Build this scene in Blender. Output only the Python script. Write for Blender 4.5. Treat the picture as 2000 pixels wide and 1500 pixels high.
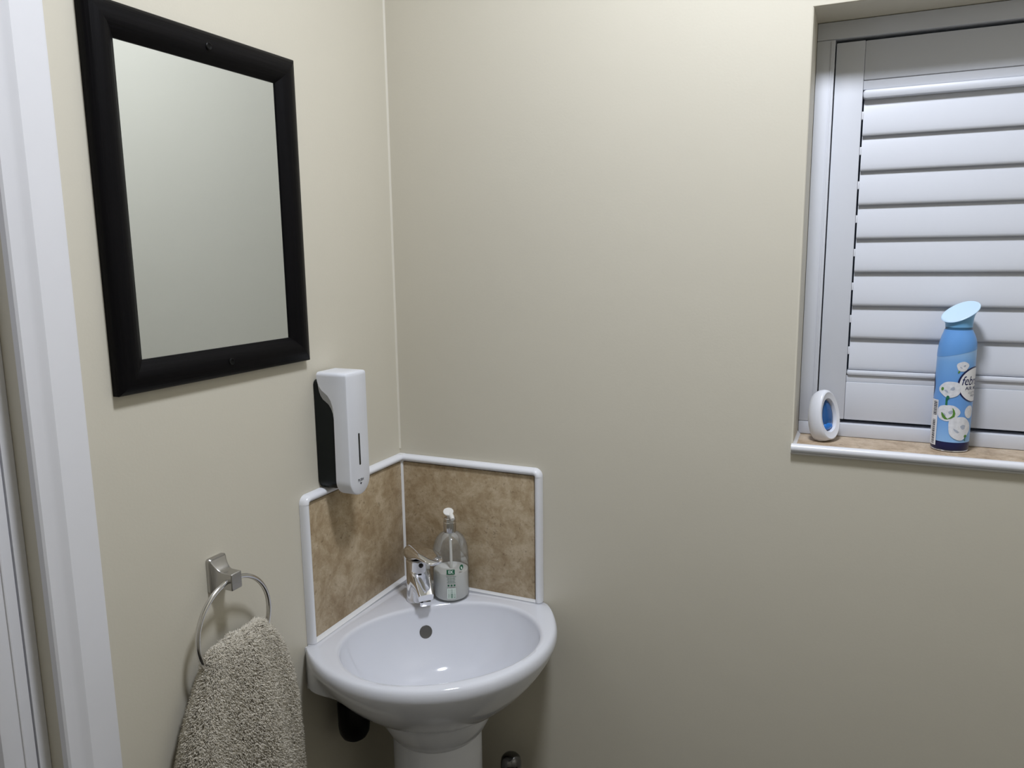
import bpy, bmesh, math, random
import numpy as np
from mathutils import Vector, Matrix

for o in list(bpy.data.objects):
    bpy.data.objects.remove(o, do_unlink=True)
scene = bpy.context.scene
COL = scene.collection
PI = math.pi

# ------------------------------------------------------------------ camera
# room corner = origin; left wall is the plane x=0, back wall the plane y=0
FPX = 1510.7
YAW, PITCH, ROLL = -0.427948886, -0.165078727, -0.0125905184
CAM = Vector((0.8453, -1.2992, 1.48))
fw = Vector((math.sin(YAW)*math.cos(PITCH), math.cos(YAW)*math.cos(PITCH), math.sin(PITCH)))
rt = Vector((math.cos(YAW), -math.sin(YAW), 0)); up = rt.cross(fw)
rt2 = rt*math.cos(ROLL)+up*math.sin(ROLL); up2 = -rt*math.sin(ROLL)+up*math.cos(ROLL)
cd = bpy.data.cameras.new('camera'); cam = bpy.data.objects.new('camera', cd); COL.objects.link(cam)
cd.sensor_width = 36; cd.lens = FPX*36/2000; cd.clip_start = 0.02
M4 = Matrix((( rt2.x, up2.x, -fw.x, CAM.x), (rt2.y, up2.y, -fw.y, CAM.y), (rt2.z, up2.z, -fw.z, CAM.z), (0,0,0,1)))
cam.matrix_world = M4
scene.camera = cam

# ------------------------------------------------------------------ world, light, exposure
w = bpy.data.worlds.new('night'); scene.world = w; w.use_nodes = True
w.node_tree.nodes['Background'].inputs[0].default_value = (0.02, 0.025, 0.04, 1)
w.node_tree.nodes['Background'].inputs[1].default_value = 0.3
LAMP_POS = (0.74, -0.575, 2.40); LAMP_R = 0.105
LAMP_STRENGTH = 138.0
LAMP_COL = (0.90, 0.945, 1.04)
vs = scene.view_settings
vs.view_transform = 'Standard'; vs.look = 'None'; vs.gamma = 1; vs.use_curve_mapping = False
vs.exposure = 0.0

# ------------------------------------------------------------------ materials
def srgb(r, g, b):
    f = lambda c: (c/255/12.92) if c/255 <= 0.04045 else ((c/255+0.055)/1.055)**2.4
    return (f(r), f(g), f(b), 1)

def mat(name, col, rough=0.5, metal=0.0, var=0.04, vscale=30, bump=0.0, bscale=200, spec=0.5, trans=0.0, ior=1.45, emit=None, coat=0.0, stretch=None, sheen=0.0, sss=0.0):
    m = bpy.data.materials.new(name); m.use_nodes = True
    nt = m.node_tree; n = nt.nodes; l = nt.links
    p = n['Principled BSDF']
    p.inputs['Roughness'].default_value = rough; p.inputs['Metallic'].default_value = metal
    p.inputs['Specular IOR Level'].default_value = spec; p.inputs['IOR'].default_value = ior
    p.inputs['Transmission Weight'].default_value = trans; p.inputs['Coat Weight'].default_value = coat
    p.inputs['Sheen Weight'].default_value = sheen
    if sss:
        p.inputs['Subsurface Weight'].default_value = sss; p.inputs['Subsurface Radius'].default_value = (0.01, 0.01, 0.01); p.inputs['Subsurface Scale'].default_value = 0.5
    tc = n.new('ShaderNodeTexCoord'); mp = n.new('ShaderNodeMapping'); l.new(tc.outputs['Object'], mp.inputs['Vector'])
    if stretch: mp.inputs['Scale'].default_value = stretch
    nz = n.new('ShaderNodeTexNoise'); nz.inputs['Scale'].default_value = vscale; nz.inputs['Detail'].default_value = 4
    l.new(mp.outputs[0], nz.inputs['Vector'])
    mx = n.new('ShaderNodeMix'); mx.data_type = 'RGBA'
    mx.inputs['A'].default_value = tuple(c*(1-var) for c in col[:3])+(1,)
    mx.inputs['B'].default_value = tuple(min(1, c*(1+var)) for c in col[:3])+(1,)
    l.new(nz.outputs['Fac'], mx.inputs['Factor']); l.new(mx.outputs['Result'], p.inputs['Base Color'])
    if emit:
        p.inputs['Emission Color'].default_value = emit[0]; p.inputs['Emission Strength'].default_value = emit[1]
    if bump:
        nb = n.new('ShaderNodeTexNoise'); nb.inputs['Scale'].default_value = bscale; nb.inputs['Detail'].default_value = 3
        l.new(mp.outputs[0], nb.inputs['Vector'])
        bp = n.new('ShaderNodeBump'); bp.inputs['Strength'].default_value = bump; bp.inputs['Distance'].default_value = 0.002
        l.new(nb.outputs['Fac'], bp.inputs['Height']); l.new(bp.outputs[0], p.inputs['Normal'])
    return m

def wall_mat(name):
    m = mat(name, (0.625, 0.588, 0.492, 1), 0.42, var=0.02, vscale=3, spec=0.30)
    nt = m.node_tree; n = nt.nodes; l = nt.links; p = n['Principled BSDF']
    tc = n['Texture Coordinate']
    a = n.new('ShaderNodeTexNoise'); a.inputs['Scale'].default_value = 260; a.inputs['Detail'].default_value = 2
    b = n.new('ShaderNodeTexNoise'); b.inputs['Scale'].default_value = 9; b.inputs['Detail'].default_value = 2
    l.new(tc.outputs['Object'], a.inputs['Vector']); l.new(tc.outputs['Object'], b.inputs['Vector'])
    b1 = n.new('ShaderNodeBump'); b1.inputs['Strength'].default_value = 0.10; b1.inputs['Distance'].default_value = 0.001
    b2 = n.new('ShaderNodeBump'); b2.inputs['Strength'].default_value = 0.10; b2.inputs['Distance'].default_value = 0.008
    l.new(a.outputs['Fac'], b1.inputs['Height']); l.new(b.outputs['Fac'], b2.inputs['Height'])
    l.new(b1.outputs[0], b2.inputs['Normal']); l.new(b2.outputs[0], p.inputs['Normal'])
    # faint scuff specks
    s = n.new('ShaderNodeTexNoise'); s.inputs['Scale'].default_value = 14; s.inputs['Detail'].default_value = 6; s.inputs['Roughness'].default_value = 0.75
    l.new(tc.outputs['Object'], s.inputs['Vector'])
    r = n.new('ShaderNodeValToRGB'); r.color_ramp.elements[0].position = 0.70; r.color_ramp.elements[1].position = 0.80
    l.new(s.outputs['Fac'], r.inputs['Fac'])
    mx = n.new('ShaderNodeMix'); mx.data_type = 'RGBA'; mx.inputs['B'].default_value = (0.36, 0.33, 0.27, 1)
    old = p.inputs['Base Color'].links[0].from_socket
    ml = n.new('ShaderNodeMath'); ml.operation = 'MULTIPLY'; ml.inputs[1].default_value = 0.35
    l.new(r.outputs['Color'], ml.inputs[0]); l.new(ml.outputs[0], mx.inputs['Factor'])
    l.new(old, mx.inputs['A']); l.new(mx.outputs['Result'], p.inputs['Base Color'])
    return m

def stone_mat(name, c0, c1, c2, scale=22.0):
    m = mat(name, c1, 0.42, spec=0.4)
    nt = m.node_tree; n = nt.nodes; l = nt.links; p = n['Principled BSDF']; tc = n['Texture Coordinate']
    a = n.new('ShaderNodeTexNoise'); a.inputs['Scale'].default_value = scale; a.inputs['Detail'].default_value = 8; a.inputs['Roughness'].default_value = 0.78; a.inputs['Distortion'].default_value = 0.25
    l.new(tc.outputs['Object'], a.inputs['Vector'])
    r = n.new('ShaderNodeValToRGB'); e = r.color_ramp.elements
    e[0].position = 0.34; e[0].color = c0; e[1].position = 0.66; e[1].color = c2
    k = e.new(0.5); k.color = c1
    l.new(a.outputs['Fac'], r.inputs['Fac'])
    b = n.new('ShaderNodeTexNoise'); b.inputs['Scale'].default_value = scale*7; b.inputs['Detail'].default_value = 4; b.inputs['Distortion'].default_value = 1.2
    l.new(tc.outputs['Object'], b.inputs['Vector'])
    rb = n.new('ShaderNodeValToRGB'); rb.color_ramp.elements[0].position = 0.60; rb.color_ramp.elements[1].position = 0.72
    l.new(b.outputs['Fac'], rb.inputs['Fac'])
    mx = n.new('ShaderNodeMix'); mx.data_type = 'RGBA'; mx.inputs['B'].default_value = tuple(c*0.55 for c in c0[:3])+(1,)
    ml = n.new('ShaderNodeMath'); ml.operation = 'MULTIPLY'; ml.inputs[1].default_value = 0.6
    l.new(rb.outputs['Color'], ml.inputs[0]); l.new(ml.outputs[0], mx.inputs['Factor'])
    l.new(r.outputs['Color'], mx.inputs['A']); l.new(mx.outputs['Result'], p.inputs['Base Color'])
    return m

WALL = wall_mat('cream_wall_paint')
CEIL = mat('ceiling_white', (0.78, 0.78, 0.76, 1), 0.8, var=0.02)
FLOOR = stone_mat('floor_vinyl', srgb(32, 30, 27), srgb(42, 39, 35), srgb(54, 50, 45), 8)
GLOSSW = mat('white_gloss_paint', (0.74, 0.74, 0.77, 1), 0.32, var=0.015, bump=0.04, bscale=60)
SHUT = mat('shutter_white', (0.66, 0.68, 0.735, 1), 0.38, var=0.012, spec=0.4)
PLAST = mat('white_plastic', (0.76, 0.775, 0.825, 1), 0.3, var=0.01)
TRIMW = mat('white_trim_plastic', (0.80, 0.81, 0.85, 1), 0.22, var=0.01)
CAULK = mat('cream_sealant', (0.68, 0.645, 0.55, 1), 0.5, var=0.03)
SEAL = mat('white_sealant', (0.80, 0.80, 0.80, 1), 0.4, var=0.03, bump=0.1, bscale=90)
CERAM = mat('white_ceramic', (0.73, 0.745, 0.80, 1), 0.08, var=0.006, spec=0.55, coat=0.3)
CHROME = mat('chrome', (0.80, 0.80, 0.81, 1), 0.06, 1.0, var=0.02)
DCHROME = mat('dark_chrome', (0.16, 0.16, 0.16, 1), 0.10, 1.0, var=0.05)
SATIN = mat('satin_nickel', (0.50, 0.49, 0.48, 1), 0.27, 1.0, var=0.06, bump=0.05, bscale=500)
RINGM = mat('polished_steel', (0.72, 0.71, 0.70, 1), 0.14, 1.0, var=0.03)
BLACKP = mat('black_plastic', (0.0050, 0.0075, 0.0078, 1), 0.38, var=0.1, spec=0.25)
BLACKM = mat('matt_black', (0.004, 0.004, 0.004, 1), 0.4, var=0.1, spec=0.15)
BLACKG = mat('black_glossy_plastic', (0.004, 0.004, 0.004, 1), 0.18, var=0.1)
INK = mat('dark_ink', (0.018, 0.018, 0.03, 1), 0.5, var=0.05)
TILE = stone_mat('brown_travertine', srgb(146, 124, 93), srgb(174, 155, 126), srgb(200, 184, 158), 19)
SILLM = stone_mat('beige_sill_stone', srgb(150, 130, 106), srgb(186, 166, 142), srgb(206, 190, 168), 20)
WOODV = mat('black_stained_wood_upright', (0.0030, 0.0027, 0.0034, 1), 0.42, var=0.6, vscale=60, bump=0.3, bscale=90, stretch=(3, 3, 0.10), spec=0.11)
WOODH = mat('black_stained_wood_rail', (0.0030, 0.0027, 0.0034, 1), 0.42, var=0.6, vscale=60, bump=0.3, bscale=90, stretch=(3, 0.10, 3), spec=0.11)
MIRR = mat('mirror_silver', (0.74, 0.785, 0.81, 1), 0.012, 1.0, var=0.002)
TOWEL = mat('taupe_terry_shaded', (0.26, 0.235, 0.195, 1), 0.95, var=0.16, vscale=60, spec=0.1)  # ground cloth darkened to paint shade between the tufts
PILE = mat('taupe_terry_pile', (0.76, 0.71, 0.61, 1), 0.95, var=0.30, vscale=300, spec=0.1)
GLASS = mat('pane_glass', (0.9, 0.95, 0.95, 1), 0.02, var=0.0, trans=1.0)
GAPSHADE = mat('gap_shade', (0.03, 0.028, 0.025, 1), 0.5, var=0.2)

# ------------------------------------------------------------------ helpers
def link(name, me, m=None, parent=None, smooth=None):
    o = bpy.data.objects.new(name, me); COL.objects.link(o)
    if m: me.materials.append(m)
    if parent: o.parent = parent
    if smooth is not None:
        for p in me.polygons: p.use_smooth = True
        me.set_sharp_from_angle(angle=math.radians(smooth))
    return o

def mesh(name, V, F, m=None, parent=None, smooth=None, fix=True):
    me = bpy.data.meshes.new(name); me.from_pydata([tuple(v) for v in V], [], F)
    if fix:
        bm = bmesh.new(); bm.from_mesh(me); bmesh.ops.recalc_face_normals(bm, faces=bm.faces); bm.to_mesh(me); bm.free()
    me.update()
    return link(name, me, m, parent, smooth)

def thing(name, label, cat, loc=(0, 0, 0), group=None, kind=None):
    o = bpy.data.objects.new(name, None); COL.objects.link(o); o.location = loc; o.empty_display_size = 0.02
    return tag(o, label, cat, group, kind)

def tag(o, label=None, cat=None, group=None, kind=None):
    if label: o['label'] = label
    if cat: o['category'] = cat
    if group: o['group'] = group
    if kind: o['kind'] = kind
    return o

def off(V, loc):
    return [(v[0]-loc[0], v[1]-loc[1], v[2]-loc[2]) for v in V]

def box_data(x0, x1, y0, y1, z0, z1):
    V = [(x0,y0,z0),(x1,y0,z0),(x1,y1,z0),(x0,y1,z0),(x0,y0,z1),(x1,y0,z1),(x1,y1,z1),(x0,y1,z1)]
    F = [(0,3,2,1),(4,5,6,7),(0,1,5,4),(1,2,6,5),(2,3,7,6),(3,0,4,7)]
    return V, F

def box(name, x0, x1, y0, y1, z0, z1, m, parent=None, bev=0.0, seg=2):
    me = bpy.data.meshes.new(name); V, F = box_data(x0, x1, y0, y1, z0, z1)
    me.from_pydata(V, [], F)
    if bev:
        bm = bmesh.new(); bm.from_mesh(me)
        bmesh.ops.bevel(bm, geom=bm.edges[:], offset=bev, segments=seg, profile=0.5, affect='EDGES')
        bm.to_mesh(me); bm.free()
    me.update()
    return link(name, me, m, parent, 35 if bev else None)

def boxes(name, L, m, parent=None):
    V, F = [], []
    for b in L:
        v, f = box_data(*b); k = len(V); V += v; F += [tuple(i+k for i in q) for q in f]
    return mesh(name, V, F, m, parent, fix=False)

def rings(name, R, m, parent=None, cap0=True, cap1=True, closed=True, smooth=40):
    n = len(R[0]); V = [p for r in R for p in r]; F = []
    for i in range(len(R)-1):
        for j in range(n if closed else n-1):
            k = (j+1) % n
            F.append((i*n+j, i*n+k, (i+1)*n+k, (i+1)*n+j))
    if cap0: F.append(tuple(range(n)))
    if cap1: F.append(tuple((len(R)-1)*n+j for j in range(n)))
    return mesh(name, V, F, m, parent, smooth)

def lathe(name, prof, m, parent=None, c=(0, 0, 0), n=40, cap0=True, cap1=True, smooth=40):
    R = [[(c[0]+r*math.cos(2*PI*j/n), c[1]+r*math.sin(2*PI*j/n), c[2]+z) for j in range(n)] for r, z in prof]
    return rings(name, R, m, parent, cap0, cap1, True, smooth)

def tube(name, pts, r, m, parent=None, n=16, closed=False, smooth=60):
    P = [Vector(p) for p in pts]; R = []; N = len(P)
    ref = None
    for i in range(N):
        if closed: t = (P[(i+1) % N]-P[i-1]).normalized()
        else: t = (P[min(i+1, N-1)]-P[max(i-1, 0)]).normalized()
        if ref is None:
            a = Vector((0, 0, 1)) if abs(t.z) < 0.9 else Vector((1, 0, 0)); ref = t.cross(a).normalized()
        ref = (ref-t*ref.dot(t)).normalized(); b = t.cross(ref)
        rr = r[i] if isinstance(r, (list, tuple)) else r
        R.append([tuple(P[i]+ref*(rr*math.cos(2*PI*j/n))+b*(rr*math.sin(2*PI*j/n))) for j in range(n)])
    if closed: R.append(R[0])
    return rings(name, R, m, parent, not closed, not closed, True, smooth)

def extrude_z(name, poly, z0, z1, m, parent=None, smooth=None):
    return rings(name, [[(x, y, z0) for x, y in poly], [(x, y, z1) for x, y in poly]], m, parent, smooth=smooth)

def text(name, body, size, mapf, m, parent=None, shear=0.0, bold=0.0, align='CENTER', stretch=1.0):
    cu = bpy.data.curves.new(name, 'FONT'); cu.body = body; cu.size = size; cu.align_x = align; cu.align_y = 'CENTER'; cu.shear = shear; cu.offset = bold; cu.resolution_u = 3
    o = bpy.data.objects.new(name, cu); COL.objects.link(o)
    dg = bpy.context.evaluated_depsgraph_get(); dg.update()
    me = bpy.data.meshes.new_from_object(o.evaluated_get(dg)); bpy.data.objects.remove(o)
    me.materials.clear()
    for v in me.vertices:
        v.co = mapf(v.co.x*stretch, v.co.y)
    me.name = name; me.update()
    return link(name, me, m, parent)

def patch(name, outline, mapf, m, parent=None, nr=6):
    """star-shaped print patch: outline in (s, t) mapped onto a curved surface"""
    cx = sum(p[0] for p in outline)/len(outline); cy = sum(p[1] for p in outline)/len(outline)
    n = len(outline); V = [mapf(cx, cy)]; F = []
    for i in range(1, nr+1):
        for p in outline: V.append(mapf(cx+(p[0]-cx)*i/nr, cy+(p[1]-cy)*i/nr))
    for j in range(n):
        k = (j+1) % n; F.append((0, 1+j, 1+k))
        for i in range(nr-1): F.append((1+i*n+j, 1+(i+1)*n+j, 1+(i+1)*n+k, 1+i*n+k))
    return mesh(name, V, F, m, parent, 60, fix=False)

def oval(cx, cy, rx, ry, n=28, rot=0.0, wob=0.0, seed=0):
    rnd = random.Random(seed); ph = rnd.random()*6; out = []
    for j in range(n):
        a = 2*PI*j/n; k = 1+wob*math.sin(3*a+ph)+wob*0.6*math.sin(5*a+2*ph)
        x, y = rx*k*math.cos(a), ry*k*math.sin(a)
        out.append((cx+x*math.cos(rot)-y*math.sin(rot), cy+x*math.sin(rot)+y*math.cos(rot)))
    return out

# ------------------------------------------------------------------ room shell
RX, RY, RZ = 1.47, -2.10, 2.42
WX0, WX1, WZ0, WZ1 = 0.7525, 1.362, 1.166, 1.8364      # window opening
DY0, DY1, DZ = -0.757, -1.53, 2.03                     # door opening in the left wall

def wall_with_window():
    bm = bmesh.new()
    xs = [-0.12, WX0, WX1, RX+0.12]; zs = [0, WZ0, WZ1, RZ]
    f = [[bm.verts.new((x, 0, z)) for z in zs] for x in xs]
    b = [[bm.verts.new((x, 0.24, z)) for z in zs] for x in xs]
    for i in range(3):
        for j in range(3):
            if (i, j) == (1, 1): continue
            bm.faces.new((f[i][j], f[i+1][j], f[i+1][j+1], f[i][j+1]))
            bm.faces.new((b[i][j], b[i][j+1], b[i+1][j+1], b[i+1][j]))
    hole = [(1, 1), (2, 1), (2, 2), (1, 2)]
    for k in range(4):
        p, q = hole[k], hole[(k+1) % 4]
        bm.faces.new((f[p[0]][p[1]], b[p[0]][p[1]], b[q[0]][q[1]], f[q[0]][q[1]]))
    rim = [(0,0),(1,0),(2,0),(3,0),(3,1),(3,2),(3,3),(2,3),(1,3),(0,3),(0,2),(0,1)]
    for k in range(12):
        p, q = rim[k], rim[(k+1) % 12]
        bm.faces.new((f[p[0]][p[1]], f[q[0]][q[1]], b[q[0]][q[1]], b[p[0]][p[1]]))
    bmesh.ops.recalc_face_normals(bm, faces=bm.faces)
    E = [e for e in bm.edges if all(abs(v.co.y) < 1e-6 and WX0-1e-4 <= v.co.x <= WX1+1e-4 and WZ0-1e-4 <= v.co.z <= WZ1+1e-4 for v in e.verts)]
    bmesh.ops.bevel(bm, geom=E, offset=0.0035, segments=3, profile=0.5, affect='EDGES')
    me = bpy.data.meshes.new('wall_back'); bm.to_mesh(me); bm.free()
    return link('wall_back', me, WALL, None, 30)
wb = tag(wall_with_window(), 'cream painted wall with the recessed shuttered window', 'wall', kind='structure')
wl = tag(boxes('wall_left', [(-0.12, 0, DY0, 0, 0, RZ), (-0.12, 0, DY1, DY0, DZ, RZ), (-0.12, 0, RY-0.12, DY1, 0, RZ)], WALL), 'cream painted wall carrying the black framed mirror', 'wall', kind='structure')
tag(boxes('wall_right', [(RX, RX+0.12, RY-0.12, 0, 0, RZ)], WALL), 'cream painted wall out of view on the right', 'wall', kind='structure')
tag(boxes('wall_front', [(0, RX, RY-0.12, RY, 0, RZ)], WALL), 'cream painted wall behind the camera', 'wall', kind='structure')
tag(boxes('floor', [(-0.9, RX+0.12, RY-0.12, 0.24, -0.08, 0)], FLOOR), 'grey vinyl floor below the basin, out of view', 'floor', kind='structure')
tag(boxes('ceiling', [(-0.12, RX+0.12, RY-0.12, 0.24, RZ, RZ+0.08)], CEIL), 'flat white ceiling above the basin, out of view', 'ceiling', kind='structure')
# sealant bead running down the inside corner
V = [(0.0003, -0.0003)] + [(0.004-0.0038*math.sin(a)*1.0, -0.004+0.0038*math.cos(a)) for a in np.linspace(0, PI/2, 6)]
extrude_z('corner_sealant', [(0.0, 0.0), (0.0030, 0.0), (0.0015, -0.0009), (0.0009, -0.0015), (0.0, -0.0030)], 1.095, RZ, CAULK, wb, 60)

# door casing, lining and door leaf on the left wall
t = tag(extrude_z('trim_1', [(0, -0.6865), (0.006, -0.6865), (0.0085, -0.6885), (0.0100, -0.692), (0.0150, -0.728), (0.0158, -0.7315), (0.0148, -0.7345), (0.0128, -0.7385), (0.0115, -0.7440), (0.0110, -0.7560), (0.009, -0.7585), (0, -0.7585)], 0.0, 2.06, GLOSSW, None, 25),
        'white gloss door casing beside the mirror wall', 'door casing', kind='structure')
tag(boxes('trim_2', [(-0.12, 0.0, DY0-0.0140, DY0-0.0005, 0, DZ)], GLOSSW), 'narrow white door lining set back behind the casing', 'door lining', kind='structure')
bpy.data.objects['trim_2'].data.transform(Matrix.Identity(4))
for v in bpy.data.objects['trim_2'].data.vertices:
    if v.co.x > -0.01: v.co.x = -0.024
dr = thing('door_1', 'white panelled door at the left edge of the picture', 'door', (-0.03, -1.15, 0.005), kind='structure')
o = (-0.03, -1.15, 0.005)
def dbox(n, b, bev=0.0015):
    q = box(n, b[0]-o[0], b[1]-o[0], b[2]-o[1], b[3]-o[1], b[4]-o[2], b[5]-o[2], GLOSSW, dr, bev); return q
dbox('door_stile', (-0.064, -0.0245, -0.8105, -0.7728, 0.005, 2.02))
dbox('door_stile', (-0.064, -0.0245, -1.525, -1.44, 0.005, 2.02))
dbox('door_panel', (-0.058, -0.040, -1.445, -0.805, 0.005, 2.02))
dbox('panel_moulding', (-0.026, -0.0225, -0.7880, -0.7845, 0.01, 2.015), 0.001)

# ------------------------------------------------------------------ ceiling lamp (out of frame, lights the room)
lp = thing('ceiling_lamp', 'round white flush ceiling lamp above the basin, out of view', 'lamp', (LAMP_POS[0], LAMP_POS[1], RZ))
lathe('lamp_base', [(LAMP_R+0.015, 0), (LAMP_R+0.015, -0.018), (LAMP_R+0.006, -0.022), (LAMP_R+0.004, -0.010)], PLAST, lp, n=48, cap0=True, cap1=False)
DIFF = mat('lamp_diffuser', (0.9, 0.9, 0.9, 1), 0.5, emit=(LAMP_COL+(1,), LAMP_STRENGTH))
lathe('lamp_diffuser', [(LAMP_R, -0.012), (LAMP_R, -0.022), (LAMP_R*0.93, -0.028), (LAMP_R*0.7, -0.034), (LAMP_R*0.35, -0.037), (0.004, -0.038)], DIFF, lp, n=48, cap0=False)

# ------------------------------------------------------------------ window, sill
wo = (1.05, 0.12, WZ0)
wn = thing('window_1', 'small window recess with a beige stone sill edged in white', 'window', wo, kind='structure')
def wbox(n, x0, x1, y0, y1, z0, z1, m, bev=0.0, par=wn, seg=2):
    return box(n, x0-wo[0], x1-wo[0], y0-wo[1], y1-wo[1], z0-wo[2], z1-wo[2], m, par, bev, seg)
SZ = 1.1705
tag(wbox('sill_tile', WX0+0.0015, WX1-0.0015, -0.003, 0.24, WZ0+0.0002, SZ, SILLM, 0.0006), 'beige stone sill tile')
# rounded white bead along the front of the sill
prof = [(0.0, 1.1600), (-0.006, 1.1602), (-0.0095, 1.1625), (-0.0108, 1.1660), (-0.0105, 1.1700), (-0.0085, 1.1725), (-0.005, 1.1735), (0.004, 1.1728), (0.004, 1.1690), (0.0, 1.1690)]
rings('sill_edge_trim', [[(x-wo[0], y-wo[1], z-wo[2]) for y, z in prof] for x in (0.7500, WX1+0.003)], TRIMW, wn, smooth=50)
rings('sill_sealant', [[(x-wo[0], y-wo[1], z-wo[2]) for y, z in [(0, 1.1602), (-0.0075, 1.1602), (-0.005, 1.1572), (0, 1.1555)]] for x in (0.7495, WX1+0.003)], SEAL, wn, smooth=50)
rings('sill_sealant', [[(x-wo[0], y-wo[1], z-wo[2]) for x, z in [(WX0, SZ), (WX0+0.0045, SZ), (WX0+0.002, SZ+0.0025), (WX0, SZ+0.005)]] for y in (-0.004, 0.09)], SEAL, wn, smooth=50)
for b in [(WX0, WX0+0.06, 1.17, WZ1), (WX1-0.06, WX1, 1.17, WZ1), (WX0+0.06, WX1-0.06, 1.1705, 1.225), (WX0+0.06, WX1-0.06, WZ1-0.06, WZ1)]:
    wbox('window_frame', b[0]+0.0005, b[1]-0.0005, 0.165, 0.225, b[2]+0.0006, b[3]-0.0005, PLAST, 0.003)
wbox('pane', WX0+0.058, WX1-0.058, 0.192, 0.198, 1.222, WZ1-0.058, GLASS)

# ------------------------------------------------------------------ plantation shutter
so = (1.058, 0.10, SZ)
sh = thing('plantation_shutter', 'white louvred plantation shutter filling the window recess, slats closed', 'shutter', so)
def sbox(n, x0, x1, y0, y1, z0, z1, bev=0.0012, m=SHUT, par=sh):
    return box(n, x0-so[0], x1-so[0], y0-so[1], y1-so[1], z0-so[2], z1-so[2], m, par, bev)
FX0, FX1 = 0.7529, 1.3616
sbox('outer_frame', FX0, 0.7802, 0.0905, 0.128, 1.1935, WZ1-0.0275)
sbox('outer_frame', 1.3355, FX1, 0.0905, 0.128, 1.1935, WZ1-0.0275)
sbox('outer_frame', FX0, FX1, 0.0905, 0.128, WZ1-0.0270, WZ1-0.0008)
sbox('outer_frame', FX0, FX1, 0.0905, 0.128, SZ+0.0005, 1.1930)
sbox('frame_bead', 0.7738, 0.7763, 0.0893, 0.092, 1.195, WZ1-0.03, 0.0006)
# added dark strip that paints the shade behind the thin gaps
sbox('gap_shade_strip', 0.776, 0.788, 0.1265, 0.131, 1.18, 1.83, 0, GAPSHADE)
PX0, PX1 = 0.7818, 1.3340
sbox('stile', PX0, 0.8238, 0.0955, 0.1225, 1.1995, 1.8045, 0.0016)
sbox('stile', 1.2915, PX1, 0.0955, 0.1225, 1.1995, 1.8045, 0.0016)
XA, XB = 0.8240, 1.2913
sbox('top_rail', XA, XB, 0.0970, 0.1215, 1.7450, 1.8040, 0.0012)
sbox('rail_step', XA, XB, 0.0990, 0.1205, 1.7305, 1.7448, 0.0008)
sbox('rail_bead', XA, XB, 0.0945, 0.1205, 1.7165, 1.7303, 0.0045)
sbox('bottom_rail', XA, XB, 0.0970, 0.1215, 1.1995, 1.2635, 0.0012)
sbox('rail_step', XA, XB, 0.0990, 0.1205, 1.2637, 1.2750, 0.0008)
sbox('rail_bead', XA, XB, 0.0950, 0.1205, 1.2752, 1.2835, 0.0035)
# one louvre slat: lens section, tilted so its lower edge stands forward
L = 0.0645; th = 0.0095; tilt = math.radians(10.5)
sec = []
for j in range(24):
    a = 2*PI*j/24
    p = math.cos(a)*L/2; q = math.copysign(abs(math.sin(a))**0.75, math.sin(a))*th/2
    sec.append((q*math.cos(tilt)+p*math.sin(tilt), p*math.cos(tilt)-q*math.sin(tilt)))
ml = None
zb = [1.6607, 1.6064, 1.5530, 1.4996, 1.4458, 1.3910, 1.3376, 1.2848]
for i, z in enumerate(zb):
    zc = z+0.0312
    if ml is None:
        s_ = rings('slat', [[(x, y, zz) for y, zz in sec] for x in (0.8264-so[0], 1.2890-so[0])], SHUT, sh, smooth=50); ml = s_.data
    else:
        s_ = bpy.data.objects.new('slat', ml); COL.objects.link(s_); s_.parent = sh
    s_.location = (0, 0.1075-so[1], zc-so[2])
    for xa, xb in ((0.8238, 0.8266), (1.2888, 1.2915)):
        box('pivot_pin', xa-so[0], xb-so[0], -0.0068, 0.004, -0.006, 0.006, PLAST, s_, 0.0004)

# ------------------------------------------------------------------ mirror
mo = (0.0, -0.460, 1.548)
mr = thing('wall_mirror', 'rectangular wall mirror in a black stained wooden frame', 'mirror', mo)
MY0, MY1, MZ0, MZ1 = -0.6430, -0.2780, 1.3125, 1.7845
FWD = 0.0415
prof = [(0, 0.0005), (0, 0.0105), (0.0015, 0.0125), (0.006, 0.0155), (0.013, 0.0180), (0.020, 0.0188), (0.027, 0.0172), (0.034, 0.0130), (0.0395, 0.0085), (0.0412, 0.0075), (FWD, 0.0065), (FWD, 0.0035)]
def corner(y, z, wd):
    return (y+wd if y < -0.46 else y-wd, z+wd if z < 1.548 else z-wd)
cs = [(MY0, MZ0), (MY1, MZ0), (MY1, MZ1), (MY0, MZ1)]
for k in range(4):
    R = []
    for c in (cs[k], cs[(k+1) % 4]):
        R.append([(x-mo[0],)+tuple(np.subtract(corner(c[0], c[1], wd), mo[1:])) for wd, x in prof])
    rings('frame_rail', R, WOODH if k % 2 == 0 else WOODV, mr, smooth=40)
box('mirror_glass', 0.002-mo[0], 0.0055, MY0+FWD-0.004-mo[1], MY1-FWD+0.004-mo[1], MZ0+FWD-0.004-mo[2], MZ1-FWD+0.004-mo[2], MIRR, mr)
for z in (MZ1-0.021, MZ0+0.021):
    q = lathe('screw_cap', [(0.0052, 0), (0.0052, 0.0010), (0.0042, 0.0017), (0.0030, 0.0012), (0.0014, 0.0006)], BLACKM, mr, n=20)
    q.rotation_euler = (0, PI/2, 0); q.location = (0.0182, -0.460-mo[1], z-mo[2])

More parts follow.
